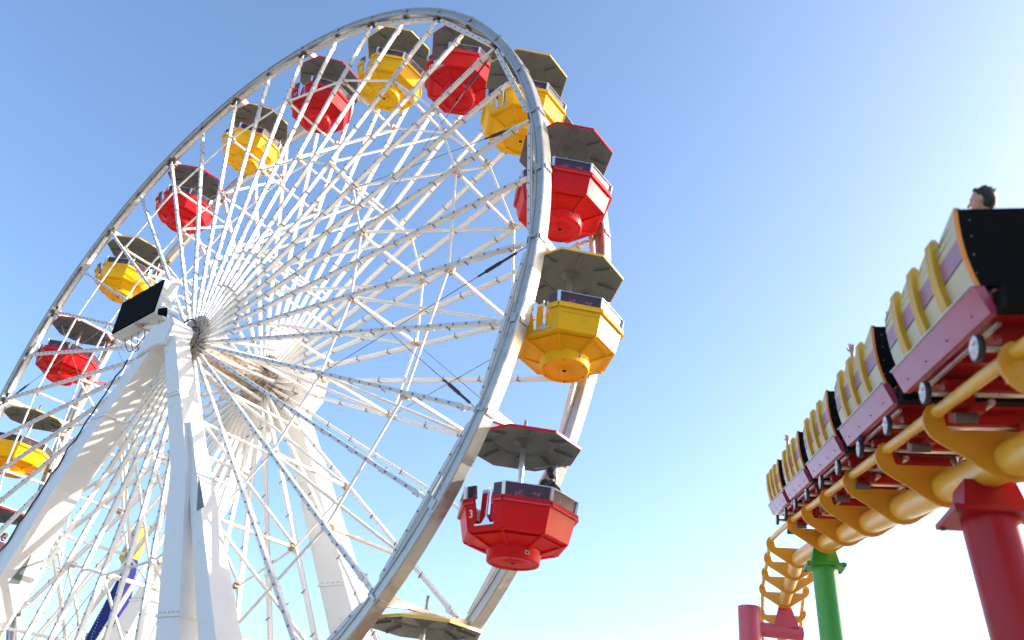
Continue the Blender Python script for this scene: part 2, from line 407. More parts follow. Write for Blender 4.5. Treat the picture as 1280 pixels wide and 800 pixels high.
    me.materials.clear(); me.materials.append(M['number'])
    no = bpy.data.objects.new('number', me); col.objects.link(no); no.parent = tubo
    bl, br, tl, tr = oct_pt(RB, ZB, 0), oct_pt(RB, ZB, 1), oct_pt(RT, ZT, 0), oct_pt(RT, ZT, 1)
    c = lerp(lerp(bl, br, .15), lerp(tl, tr, .15), .58); lean = math.atan2((RT-RB)*math.cos(PI/8), ZT-ZB)
    no.location = c+Vector((0, -.008, 0)); no.rotation_euler = (PI/2+lean, 0, 0)
    # canopy
    rf = MB(); RR = 1.125
    for i in range(8):
        a, b2 = oct_pt(RR, -.25, i), oct_pt(RR, -.25, i+1); c2, d2 = oct_pt(RR, -.20, i+1), oct_pt(RR, -.20, i)
        rf.add([a, b2, c2, d2], [(0, 1, 2, 3)], 0)
        rf.add([d2, c2, oct_pt(.40, -.015, i+1), oct_pt(.40, -.015, i)], [(0, 1, 2, 3)], 0)
        rf.add([oct_pt(.40, -.015, i), oct_pt(.40, -.015, i+1), Vector((0, 0, .0))], [(0, 1, 2)], 0)
        rf.add([a, b2, oct_pt(RR-.015, -.25, i+1), oct_pt(RR-.015, -.25, i)], [(3, 2, 1, 0)], 0)
    rfo = rf.build('roof', [trim if kind == 'yellow' else body], root)
    ln = MB()
    for i in range(8):
        ln.add([oct_pt(RR-.015, -.247, i), oct_pt(RR-.015, -.247, i+1), oct_pt(.62, -.135, i+1), oct_pt(.62, -.135, i)], [(3, 2, 1, 0)], 0)
        ln.add([oct_pt(.62, -.135, i), oct_pt(.62, -.135, i+1), oct_pt(.58, -.105, i+1), oct_pt(.58, -.105, i)], [(3, 2, 1, 0)], 0)
        ln.add([oct_pt(.58, -.105, i), oct_pt(.58, -.105, i+1), Vector((0, 0, -.07))], [(2, 1, 0)], 0)
        a = math.radians(-90+45*i)
        p, q = Vector((.97*math.cos(a), .97*math.sin(a), -.255)), Vector((.60*math.cos(a), .60*math.sin(a), -.165))
        ln.beam(p, q, .045, .055, (0, 0, 1), 0)
    ln.lathe([(.0, -.22), (.07, -.22), (.08, -.20), (.15, -.12), (.20, -.105), (.21, -.08)], 24)
    ln.build('roof_lining', [M['lining']], rfo)
    pl = MB(); pl.lathe([(.055, -2.15), (.055, -.10)], 16); pl.lathe([(.0, .36), (.035, .36), (.035, -.02)], 12); pl.lathe([(.05, .12), (.05, .0)], 12, mi=1)
    pl.build('centre_pole', [M['steel'], M['fitting']], root)
    rd = MB(); rd.tube((.16, .93, -.22), (.16, .98, -1.35), .028, 10); rd.beam((-.28, .82, -.27), (.22, .90, -.27), .03, .03, (0, 0, 1)); rd.tube((.16, .93, -.29), (.30, .90, -.29), .02, 8)
    rd.build('support_rod', [M['steel']], root)
    axm = MB(); axm.beam((0, -HALF+.12, .06), (0, HALF-.12, .06), .10, .09, (0, 0, 1)); 
    axm.prism([(-HALF+.12, .16), (-HALF+.12, -.10), (-.45, .02), (-.45, .10)], (0, 0, 0), (0, 1, 0), (0, 0, 1), (1, 0, 0), .12)
    axm.prism([(HALF-.12, .16), (HALF-.12, -.10), (.45, .02), (.45, .10)], (0, 0, 0), (0, 1, 0), (0, 0, 1), (1, 0, 0), .12)
    axm.build('hanger_beam', [M['white']], root)
    return root
M['seam_red'] = mat('red_seam', (.30, .01, .012), .4); M['seam_yellow'] = mat('yellow_seam', (.42, .22, .01), .4)

where = {-1: 'lowest on the far left, cut by the frame, rider in purple inside',
 0: 'at the far left edge under its dark grey canopy', 1: 'on the left, just above the far left yellow one',
 2: 'on the upper left, just behind the black screen', 3: 'on the upper left with a rider in tan inside',
 4: 'at the upper left between two red ones', 5: 'high on the left, just below the topmost yellow one',
 6: 'topmost of the yellow ones, left of the highest red one', 7: 'highest of the red ones, at the top of the wheel',
 8: 'at the upper right carrying the number 20', 9: 'at the right carrying the number 1, under the yellow 20',
 10: 'at the right carrying the number 2, between two red ones', 11: 'low at the right carrying the number 3, a rider in black inside',
 12: 'lowest at the right, only its grey lined canopy in view'}
GOND = {}
for k in list(range(-1, 13)):
    kind = 'yellow' if k % 2 == 0 else 'red'
    num = str((k-8-1) % 20+1)
    g = make_gondola(kind, num); p = pt(12.0, k)
    g.location = (p.x, p.y, p.z+HZ); g.rotation_euler = (math.radians(rnd.uniform(-1.5, 1.5)), math.radians(rnd.uniform(-2.2, 2.2)), math.radians({11: 0, 10: 2, 9: 0}.get(k, rnd.uniform(-6, 6))))
    lab = kind+' octagonal gondola '+where[k]
    tag(g, lab, 'gondola', 'gondolas hanging round the wheel'); GOND[k] = g

# ------------------------------------------------------------------ support towers
def leg(m, a, b, wa, da, wb, db, y):
    # tapered box: w across in x, d deep in y
    def ring(p, w, d): return [Vector((p[0]-w/2, y-d/2, p[1])), Vector((p[0]+w/2, y-d/2, p[1])), Vector((p[0]+w/2, y+d/2, p[1])), Vector((p[0]-w/2, y+d/2, p[1]))]
    A = ring(a, wa, da); B = ring(b, wb, db); m.hexa(B+A)
    return A, B
def slots(m, a, b, w, y, d, side, ts):
    for t in ts:
        x = a[0]+(b[0]-a[0])*t; z = a[1]+(b[1]-a[1])*t; dx = (b[0]-a[0])/(b[1]-a[1])
        xs = x+side*w/2
        m.prism([(-.10, -.32), (.10, -.30), (0, .34)], (xs+side*.004, y, z), (0, 1, 0), Vector((dx, 0, 1)).normalized(), (1, 0, 0), .012, 1)
def tower(y, legs, label, sgn, headpoly):
    t = empty('support_tower', (0, y, 0), label=label, cat='tower')
    for (a, b, wa, da, wb, db) in legs:
        m = MB(); leg(m, a, b, wa, da, wb, db, 0)
        if a[0] < -1 and sgn < 0:                              # hand holes in the inner face
            for zz in (HZ-6.4, HZ-7.9):
                f = (a[1]-zz)/(a[1]-b[1]); x = a[0]+(b[0]-a[0])*f+(wa+(wb-wa)*f)/2; dx = (b[0]-a[0])/(b[1]-a[1])
                m.prism([(-.14, -.40), (.14, -.36), (.02, .42)], (x-.004, 0, zz), (0, 1, 0), Vector((dx, 0, 1)).normalized(), Vector((1, 0, -dx)).normalized(), .02, 1)
        n = max(2, int((a[1]-b[1])/2.6))
        for i in range(1, n):                                   # bolted flange collars
            f = i/n; x = a[0]+(b[0]-a[0])*f; z = a[1]+(b[1]-a[1])*f; w = wa+(wb-wa)*f; d = da+(db-da)*f
            leg(m, (x, z+.010), (x, z-.010), w+.012, d+.012, w+.012, d+.012, 0)        # weld seam
            if i % 2 == 0 or n < 4: leg(m, (x, z+.03), (x, z-.03), w+.06, d+.06, w+.06, d+.06, 0)
            for q in range(5):
                xx = x-w/2+w*(q+.5)/5
                for e in (-1, 1): m.box((xx, e*(d/2+.02), z+.06), (.035, .03, .035), 0)
        
        m.build('leg', [M['white_clean'], M['lining']], t)
    h = MB(); h.prism(headpoly, (0, 0, HZ), (1, 0, 0), (0, 0, 1), (0, 1, 0), .62, 0)
    h.prism([(x*.86, z*.86-.05) for x, z in headpoly], (0, 0, HZ), (1, 0, 0), (0, 0, 1), (0, 1, 0), .66, 0)
    h.lathe([(.26, 0), (.26, -sgn*.42), (.22, -sgn*.46)], 28, (0, 0, HZ), 1, True, 'y')
    if sgn > 0:
        for x in (.35, .95): h.prism([(-.13, -.12), (.13, -.12), (.02, .13)], (x, -.353, HZ-.25), (1, 0, 0), (0, 0, 1), (0, 1, 0), .012, 1)
    h.build('tower_head', [M['white_clean'], M['rusty']], t)
    return t
YF = -1.98
hp = [(-.72, -.12), (-.45, .14), (.42, .20), (.66, -.05), (.60, -.70), (.15, -.62), (-.35, -.70), (-.80, -.80)]
tf = tower(YF, [((-.40, HZ-.5), (-2.72, HZ-4.4), .62, .50, .86, .72), ((-2.72, HZ-4.4), (-7.0, 0), .86, .72, 1.2, 1.05), ((.50, HZ-.4), (3.20, HZ-4.5), .52, .46, .62, .55), ((3.20, HZ-4.5), (7.9, 0), .62, .55, .95, .9)],
      'white A shaped support tower in front of the wheel, holding its hub', -1, hp)
m = MB(); leg(m, (2.72, HZ-3.3), (10.4, 0), .22, .36, .95, .95, .06)
m.prism([(-.12, -.45), (.12, -.42), (0, .50)], (4.36, -.235, HZ-5.30), Vector((.60, 0, .1)).normalized(), Vector((-.5, 0, .85)), (0, 1, 0), .02, 1)
m.build('leg', [M['white_clean'], M['lining']], tf)
hp2 = [(-1.3, .25), (-.5, .75), (.9, .75), (1.5, .35), (1.5, -.45), (.9, -1.1), (-.9, -1.1), (-1.3, -.45)]
tr_ = tower(2.25, [((-.5, HZ-.6), (-8.9, 0), .75, .55, 1.3, 1.0), ((.6, HZ-.6), (10.2, 0), .72, .52, 1.2, 1.0)],
      'white A shaped support tower behind the wheel, seen through the spokes', 1, hp2)

# ------------------------------------------------------------------ screen beside the front hub
scr = empty('display_screen', (-2.47, -2.05, HZ+1.50), (0, math.radians(-6.2), 0), 'black rectangular screen in a white box beside the front hub', 'screen')
m = MB(); W, H = 2.15, 1.20
m.box((0, .26, 0), (W+.06, .46, H+.06), 0)
for i in range(7): m.box((0, .26, -H/2-.032), (.03, .40, .012), 0, Matrix.Translation((0, 0, 0)).to_3x3())
m.beam((-W/2, .10, -H/2-.04), (W/2, .10, -H/2-.04), .06, .03, (0, 0, 1), 0); m.beam((-W/2, .42, -H/2-.04), (W/2, .42, -H/2-.04), .06, .03, (0, 0, 1), 0)
for z in (-.3, .0, .3): m.beam((W/2+.035, .06, z), (W/2+.035, .46, z), .03, .10, (0, 0, 1), 0)
m.build('housing', [M['white_clean']], scr)
m = MB(); m.box((0, .015, 0), (W-.01, .06, H-.02), 0); m.build('screen_face', [M['screen']], scr)
m = MB(); m.beam((.2, .30, -H/2-.05), (1.75, .22, -1.35), .12, .10, (0, 1, 0)); m.beam((.95, .30, -.2), (1.9, .25, -1.0), .14, .12, (0, 1, 0)); m.box((.2, .28, -H/2-.06), (.16, .5, .05), 1)
m.build('bracket', [M['white'], M['rusty']], scr)
m = MB()
for i in range(6):
    x0 = -.9+.35*i; pts = [(x0+(1.2-.1*i)*t, .36, -H/2-.05-(.5+.1*i)*math.sin(PI*t)-.35*t) for t in [j/10 for j in range(11)]]
    m.path(pts, .012, 6)
m.build('loose_cables', [M['cable']], scr)
fl = empty('flood_lamp', (-.55, -2.15, HZ+.72), (math.radians(20), 0, math.radians(-20)), 'small black lamp on top of the front tower head', 'lamp')
m = MB(); m.lathe([(.0, -.12), (.09, -.12), (.13, .06), (.14, .10), (.12, .10), (.0, .06)], 16, (0, 0, 0), 0, True, 'y'); m.build('lamp_body', [M['black']], fl)
m = MB(); m.tube((0, 0, -.05), (0, .05, -.30), .02, 8); m.build('stand', [M['steel']], fl)
# hanging cable along the left leg
def dark_cable(pts, label, r=.018):
    m = MB(); m.path(pts, r, 8); o = m.build('power_cable', [M['cable']]); tag(o, label, 'cable')
a, b = Vector((-.95, YF-.30, HZ-.75)), Vector((-5.6, YF-.52, HZ-10.5))
pts = []
for j in range(40):
    t = j/39; q = a.lerp(b, t); q.x += .10*math.sin(j*1.7)*.4-.28; q.y += .02*math.sin(j*2.3); pts.append(q)
dark_cable(pts, 'dark cable running down the left leg of the front tower', .022)

# ------------------------------------------------------------------ blue sign of a ride far behind
sg = empty('ride_sign', (-18.15, 9.0, 0), label='tall blue sign board with a yellow arrow top, behind the spokes', cat='sign')
m = MB(); m.prism([(-1.25, 0), (.85, 0), (.85, HZ-4.9), (.0, HZ-2.0), (-1.25, HZ-5.4)], (0, 0, 0), (1, 0, 0), (0, 0, 1), (0, 1, 0), .5)
sb_ = m.build('board', [M['blue_sign']], sg)
m = MB()
for i in range(70):
    z = 2+i*.13; m.lathe([(0, -.016), (.022, -.01), (.026, 0)], 8, (-.80+.04*math.sin(i), -.256, z), 0, True, 'y'); m.lathe([(0, -.016), (.022, -.01), (.026, 0)], 8, (.42, -.256, z), 0, True, 'y')
for i in range(90):
    m.lathe([(0, -.016), (.018, -.01), (.022, 0)], 6, (rnd.uniform(-.7, .35), -.256, rnd.uniform(2, HZ-5)), 0, True, 'y')
m.build('bulbs', [M['number']], sb_)
m = MB(); m.box((-1.32, 0, (HZ-5.4)/2), (.13, .56, HZ-5.4), 0); m.build('green_edge', [M['sign_green']], sg)
m = MB(); m.box((.92, 0, (HZ-4.9)/2), (.13, .56, HZ-4.9), 0); m.build('orange_edge', [M['sign_orange']], sg)
m = MB(); m.prism([(-.85, HZ-1.95), (-.05, HZ-2.55), (.05, HZ-.4), (-.50, HZ-.6)], (0, 0, 0), (1, 0, 0), (0, 0, 1), (0, 1, 0), .6); m.build('arrow_top', [M['sign_yellow']], sg)

# ------------------------------------------------------------------ roller coaster
P0 = Vector((19.493, -4.7395, -6.1067+HZ)); T = Vector((-.42959, .87737, .21373)).normalized()
Lt = Vector((.89812, .43975, 0)).normalized(); Nn = Vector((.09399, -.19196, .97689)).normalized()
PITCH = 3.2454
def ctr(s): return P0+1.1*Lt-.6*Nn+s*T
far = [(12.59, 11.81, -2.94), (11.69, 14.04, -2.67), (10.76, 16.3, -2.49), (9.83, 18.52, -2.42), (8.95, 20.73, -2.71), (8.01, 23.11, -3.25), (7.0, 25.3, -4.1), (6.0, 27.4, -5.3), (5.0, 29.3, -6.8)]
S0 = .2-2.26*4
tiepts = [ctr(S0+2.26*i) for i in range(11)] + [Vector((x, y, z+HZ)) for x, y, z in far]
def catmull(P, sub):
    out = []
    for i in range(len(P)-1):
        p0, p1, p2, p3 = P[max(i-1, 0)], P[i], P[i+1], P[min(i+2, len(P)-1)]
        for j in range(sub):
            t = j/sub; out.append(.5*((2*p1)+(-p0+p2)*t+(2*p0-5*p1+4*p2-p3)*t*t+(-p0+3*p1-3*p2+p3)*t**3))
    out.append(P[-1]); return out
curve = catmull(tiepts, 6)
def frame(i):
    t = (curve[min(i+1, len(curve)-1)]-curve[max(i-1, 0)]).normalized(); l = t.cross(Vector((0, 0, 1))).normalized(); return t, l, l.cross(t)
track = empty('coaster_track', curve[0], label='yellow roller coaster track with two rails on a fat tube', cat='coaster track')
org = curve[0]
RA, RBv = .73, .05; SB = -.44
fr = [frame(i) for i in range(len(curve))]
m = MB(); m.path([c-org+f[2]*SB for c, f in zip(curve, fr)], .205, 32); m.build('spine_tube', [M['track']], track)
for sgn in (-1, 1):
    m = MB(); m.path([c-org+f[1]*RA*sgn+f[2]*RBv for c, f in zip(curve, fr)], .068, 18); m.build('rail', [M['track']], track)
half = [(-.60, -.155), (-.635, -.13), (-.655, -.06), (-.665, .04), (-.70, .125), (-.76, .15), (-.82, .12), (-.865, .04), (-.88, -.05), (-.865, -.14), (-.82, -.22), (-.74, -.29), (-.50, -.44), (-.26, -.60), (-.19, -.65), (-.10, -.69), (0, -.705)]
poly = half + [(-x, y) for x, y in half[::-1][1:]]
inn = [(x*.97, y*.97-.003) for x, y in poly]
for i in range(len(tiepts)):
    j = i*6; t, l, n = fr[j]; m = MB()
    m.prism(poly, curve[j]-org, l, n, t, .05 if i < 11 else .09, 0)
    for sgn in (-1, 1):
        for (bx, by) in ((.80, -.06), (.75, -.17)):
            c = curve[j]-org+l*bx*sgn+n*by-t*.03; m.ball(c, .012, 0, 8)
    # weld collar round the spine
    c = curve[j]-org+n*SB; m.path([c-t*.045, c+t*.045], .222, 28, 0)
    m.build('tie_plate', [M['tie'], M['fitting']], track)

def column(base_top, foot, r, key, label, saddle_dir, height=.34):
    e = empty('support_column', foot, label=label, cat='support column', group='painted columns under the coaster track')
    f = Vector(foot); top = Vector(base_top)-f
    l, t = saddle_dir; u = l.cross(t).normalized()
    m = MB(); m.path([(0, 0, 0), top-u*height], r, 40, 0); m.build('post', [M[key]], e)
    m = MB()
    def ring(p, a, b): return [p-l*a-t*b, p+l*a-t*b, p+l*a+t*b, p-l*a+t*b]
    m.hexa(ring(top-u*height, r*1.12, r*.86)+ring(top+u*.06, r*.86, r*.72)); m.build('saddle', [M[key]], e)
    m = MB(); m.hexa(ring(top-u*(height+.03), r*1.55, r*1.25)+ring(top-u*(height-.03), r*1.55, r*1.25))
    for a in (-1, 1):
        for b in (-1, 1): m.lathe([(0, -.05), (.035, -.05), (.035, .05), (0, .05)], 6, top-u*height+l*a*r*1.35+t*b*r*1.05, 1)
    m.build('flange_plate', [M[key], M['fitting']], e)
    m = MB(); m.lathe([(r*1.8, 0), (r*1.8, .06), (r*1.02, .06), (r*1.02, .3)], 32); m.build('foot_plate', [M[key]], e)
    return e
hl = Vector((Lt.x, Lt.y, 0)).normalized(); ht = Vector((T.x, T.y, 0)).normalized()
tp = P0+1.1*Lt-1.26*Nn+3.42*T
column(tp, (tp.x+.40, tp.y+.20, 0), .315, 'red_steel', 'thick dark red column under the coaster track at the right edge', (hl, ht))
tp = P0+1.1*Lt-1.26*Nn+14.3*T
column(tp, (tp.x+.19, tp.y+.10, 0), .29, 'green_steel', 'bright green column under the bend of the coaster track', (hl, ht))
# pink one: a post beside the track with a horizontal arm under it
i5 = 14*6+1; c5 = curve[i5]; t5, l5, n5 = fr[i5]
cb = c5+n5*(SB-.26)
hR = Vector((.8142, .5806, 0))
arm_c = cb-n5*.74; pb = arm_c-hR*1.30; arm_r = arm_c+hR*.55
e = empty('support_column', (pb.x, pb.y, 0), label='pink post with a side arm holding the far end of the track', cat='support column', group='painted columns under the coaster track')
f = Vector((pb.x, pb.y, 0))
m = MB(); m.path([(0, 0, 0), (0, 0, pb.z+.74)], .40, 36); m.build('post', [M['pink_steel']], e)
m = MB(); m.path([Vector((0, 0, pb.z)), arm_r-f], .25, 32); m.build('side_arm', [M['pink_steel']], e)
m = MB(); m.path([Vector((0, 0, pb.z-.9)), Vector((0, 0, pb.z-.82))], .44, 36); m.build('collar', [M['pink_steel']], e)
m = MB(); q = cb-f
def ring(p, a, b): return [p-l5*a-t5*b, p+l5*a-t5*b, p+l5*a+t5*b, p-l5*a+t5*b]
m.hexa(ring(q-n5*.62, .44, .22)+ring(q+n5*.10, .22, .16)); m.build('saddle', [M['pink_steel']], e)

# cars of the train
def make_car():
    root = empty('coaster_car'); L_ = 2.74; NS = 4; W = 1.09; H = .75
    prof = [(0.0, -.085), (.12, -.045), (.30, -.005), (.48, .015), (.62, .022), (H, .022)]   # (z, bulge)
    def xb(z):
        for (z0, b0), (z1, b1) in zip(prof, prof[1:]):
            if z <= z1: return b0+(b1-b0)*(z-z0)/(z1-z0)
        return prof[-1][1]
    bands = [(0.0, .265, 0), (.265, .28, 3), (.28, .475, 1), (.475, H, 0)]
    for sgn in (-1, 1):
        m = MB(); seg = L_/NS
        for k in range(NS):
            y0, y1 = k*seg+.012, (k+1)*seg-.012
            for (z0, z1, mi) in bands:
                n = max(1, int((z1-z0)/.07))
                for j in range(n):
                    a, b = z0+(z1-z0)*j/n, z0+(z1-z0)*(j+1)/n
                    for (ya, yb, da, db) in ((y0, y1-.15, -.15, .45), (y1-.15, y1-.05, .45, .75), (y1-.05, y1, .75, 1.5)):
                        # front top corner of every scale is rounded off
                        cut = lambda z, d: z-.13*d*max(0, (z-.475)/(H-.475))
                        flare = .035
                        xa = lambda z, yy: sgn*(W+xb(z)+flare*(1-(yy-y0)/seg))
                        m.add([(xa(a, ya), ya, a), (xa(a, yb), yb, a), (xa(b, yb), yb, cut(b, db)), (xa(b, ya), ya, cut(b, da)),
                               (xa(a, ya)-sgn*.05, ya, a), (xa(a, yb)-sgn*.05, yb, a), (xa(b, yb)-sgn*.05, yb, cut(b, db)), (xa(b, ya)-sgn*.05, ya, cut(b, da))],
                              [(0, 1, 2, 3), (7, 6, 5, 4), (3, 2, 6, 7), (0, 4, 5, 1), (0, 3, 7, 4), (1, 5, 6, 2)], mi)
        m.build('side_panel', [M['car_cream'], M['car_mauve'], M['car_rib'], M['black']], root)
        for k in range(0, NS):
            m = MB(); y = k*seg+(.065 if k else .012); pts = []
            wr = .17 if k else .035
            for j in range(9):
                z = H*.975*j/8; pts.append((z, W+xb(z)+(.060 if k else .040)))
            for (z0, x0), (z1, x1) in zip(pts, pts[1:]):
                m.hexa([Vector((sgn*x, yy, z)) for (x, yy, z) in ((x0, y-wr*.5, z0), (x0, y+wr*.5, z0), (x0-(.08 if k else .03), y+wr*.5, z0), (x0-(.08 if k else .03), y-wr*.5, z0), (x1, y-wr*.5, z1), (x1, y+wr*.5, z1), (x1-(.08 if k else .03), y+wr*.5, z1), (x1-(.08 if k else .03), y-wr*.5, z1))], 0 if k else 1)
            m.build('side_rib', [M['car_rib'], M['car_orange']], root)
    # black end shields
    def shield(y, th, wd):
        m = MB(); P = [(-(W+xb(z)+wd), z) for z, _ in prof]+[((W+xb(z)+wd), z) for z, _ in prof[::-1]]
        m.prism(P, (0, y, 0), (1, 0, 0), (0, 0, 1), (0, 1, 0), th, 0)
        for sg in (-1, 1):
            for z in (.12, .3, .48, .64): m.ball((sg*(W-.06), y-th/2, z), .005, 1, 8)
        return m
    shield(.03, .05, .02).build('end_shield', [M['black'], M['steel']], root)
    shield(L_-.03, .04, -.02).build('end_shield', [M['black'], M['steel']], root)
    m = MB()                                                       # lower side beams
    for sgn in (-1, 1):
        m.hexa([Vector(q) for q in ((sgn*(W-.12), -.02, -.26), (sgn*(W-.12), L_, -.26), (sgn*(W-.19), L_, -.26), (sgn*(W-.19), -.02, -.26),
                                    (sgn*(W-.01), -.02, -.012), (sgn*(W-.01), L_, -.012), (sgn*(W-.10), L_, -.012), (sgn*(W-.10), -.02, -.012))], 0)
        m.beam((sgn*(W), -.03, -.004), (sgn*(W), L_, -.004), .03, .014, (0, 0, 1), 1)
        for y in (.3, 1.0, 1.7, 2.4): m.ball((sgn*(W-.080), y, -.18), .010, 2, 6)
        m.beam((sgn*(W-.24), .15, -.30), (sgn*(W-.24), L_-.2, -.30), .04, .03, (0, 0, 1), 3)
    m.build('side_beam', [M['car_frame'], M['steel'], M['fitting'], M['steel']], root)
    m = MB(); m.box((0, L_/2, -.13), (2*W-.36, L_-.04, .22), 0); m.box((0, -.12, -.17), (2*W-.34, .26, .20), 1); m.box((0, L_+.10, -.17), (.5, .28, .14), 1)
    for y in (.45, 1.35, 2.2): m.box((0, y, -.27), (2*W-.6, .10, .08), 0)
    m.build('chassis', [M['car_red'], M['black']], root)
    for y in (.42, 2.02):
        m = MB(); m.box((0, y, -.36), (1.55, .16, .12), 0); m.tube((-.92, y, -.44), (.92, y, -.44), .035, 10, 1)
        for sg in (-1, 1):
            m.box((sg*.60, y, -.50), (.16, .34, .18), 0); m.box((sg*.50, y, -.64), (.10, .46, .10), 0); m.box((sg*.62, y+.13, -.66), (.14, .12, .13), 0)
            m.tube((sg*.40, y-.28, -.60), (sg*.40, y+.28, -.60), .035, 8, 1); m.ball((sg*.36, y+.2, -.52), .06, 2, 8)
            m.tube((sg*.52, y-.15, -.745), (sg*.74, y-.15, -.745), .055, 12, 2)
        bg = m.build('bogie', [M['car_red'], M['steel'], M['fitting']], root)
        for sg in (-1, 1):
            m = MB(); c = (sg*.95, y, -.44)
            w = MB()
            prof2 = [(.0, -.035), (.035, -.035), (.04, -.02), (.09, -.02), (.112, -.032), (.125, -.028), (.125, .028), (.0, .028)]
            vs = []
            w.lathe(prof2[:5], 24, (0, 0, 0), 0); w.lathe(prof2[4:], 24, (0, 0, 0), 1)
            for b in range(5): a = 2*PI*b/5; w.ball((.06*math.cos(a), .06*math.sin(a), -.034), .010, 0, 6)
            Rm = Matrix.Rotation(-sg*PI/2, 3, 'Y')
            w.v = [Rm @ v+Vector(c) for v in w.v]
            w.build('wheel', [M['steel'], M['tyre']], bg)
    for y in (.62, 1.95):
        m = MB(); m.box((0, y, .02), (2*W-.3, .50, .06), 0); m.box((0, y-.26, .26), (2*W-.3, .07, .52), 0); m.box((0, y, .14), (.10, .5, .22), 0)
        m.build('bench', [M['black']], root)
        m = MB(); m.path([(-.85, y+.05, .10), (-.85, y+.28, .34), (.85, y+.28, .34), (.85, y+.05, .10)], .022, 8); m.build('lap_bar', [M['steel']], root)
    return root
car0 = make_car()
Rw = Matrix((Lt, T, Nn)).transposed()
names = ['nearest and largest coaster car, last of the train at the right edge', 'second coaster car from the right, with a raised hand above it',
         'middle coaster car of the five, striped cream and mauve', 'fourth coaster car from the right, with a thin raised arm above it', 'farthest and smallest coaster car at the left end of the train']
def car_mat(n): return Matrix.Translation(P0+1.1*Lt+n*PITCH*T) @ Rw.to_4x4()
for n in range(5):
    c = car0 if n == 0 else copy_tree(car0)
    c.matrix_world = car_mat(n); c.rotation_euler = Rw.to_euler(); c.location = P0+1.1*Lt+n*PITCH*T
    tag(c, names[n], 'coaster car', 'cars of the coaster train')

# ------------------------------------------------------------------ people
def fuse(parts, name, voxel, smooth=3):
    # parts: list of ('c', a, b, ra, rb) tapered capsules or ('e', centre, radii)
    m = MB()
    for p in parts:
        if p[0] == 'c':
            _, a, b, ra, rb = p; m.tube(a, b, ra, 14, 0, rb); m.ball(a, ra, 0, 14); m.ball(b, rb, 0, 14)
        else: m.ball(p[1], p[2], 0, 20)
    me = m.mesh(name+'_raw', []); o = bpy.data.objects.new('tmp', me); col.objects.link(o)
    r = o.modifiers.new('r', 'REMESH'); r.mode = 'VOXEL'; r.voxel_size = voxel; r.use_smooth_shade = True
    s = o.modifiers.new('s', 'SMOOTH'); s.factor = .5; s.iterations = smooth
    dg = bpy.context.evaluated_depsgraph_get(); dg.update()
    out = bpy.data.meshes.new_from_object(o.evaluated_get(dg)); out.name = name
    bpy.data.objects.remove(o); bpy.data.meshes.remove(me)
    for p in out.polygons: p.use_smooth = True
    return out
def hand_parts(wrist, direction, side, palm_n):
    # open hand: palm, four unequal bent fingers, thumb from the side of the palm
    d = Vector(direction).normalized(); n = Vector(palm_n).normalized(); s = d.cross(n).normalized()*side; w = Vector(wrist)
    P = []
    for k in (-1, 0, 1): P.append(('c', w+s*.012*k, w+d*.085+s*.026*k, .017, .014))
    for k, ln in zip((-1.5, -.5, .5, 1.5), (.058, .074, .080, .070)):
        b = w+d*.088+s*.021*k; mid = b+d*ln*.55+s*.004*k+n*.006; tip = mid+(d*.8+n*.45).normalized()*ln*.5+s*.003*k
        P += [('c', b, mid, .0095, .0088), ('c', mid, tip, .0088, .0078)]
    b = w+d*.025+s*.028; mid = b+(d*.6+s*.8).normalized()*.04; tip = mid+(d*.95+s*.3).normalized()*.035
    P += [('c', b, mid, .013, .011), ('c', mid, tip, .011, .009)]
    return P
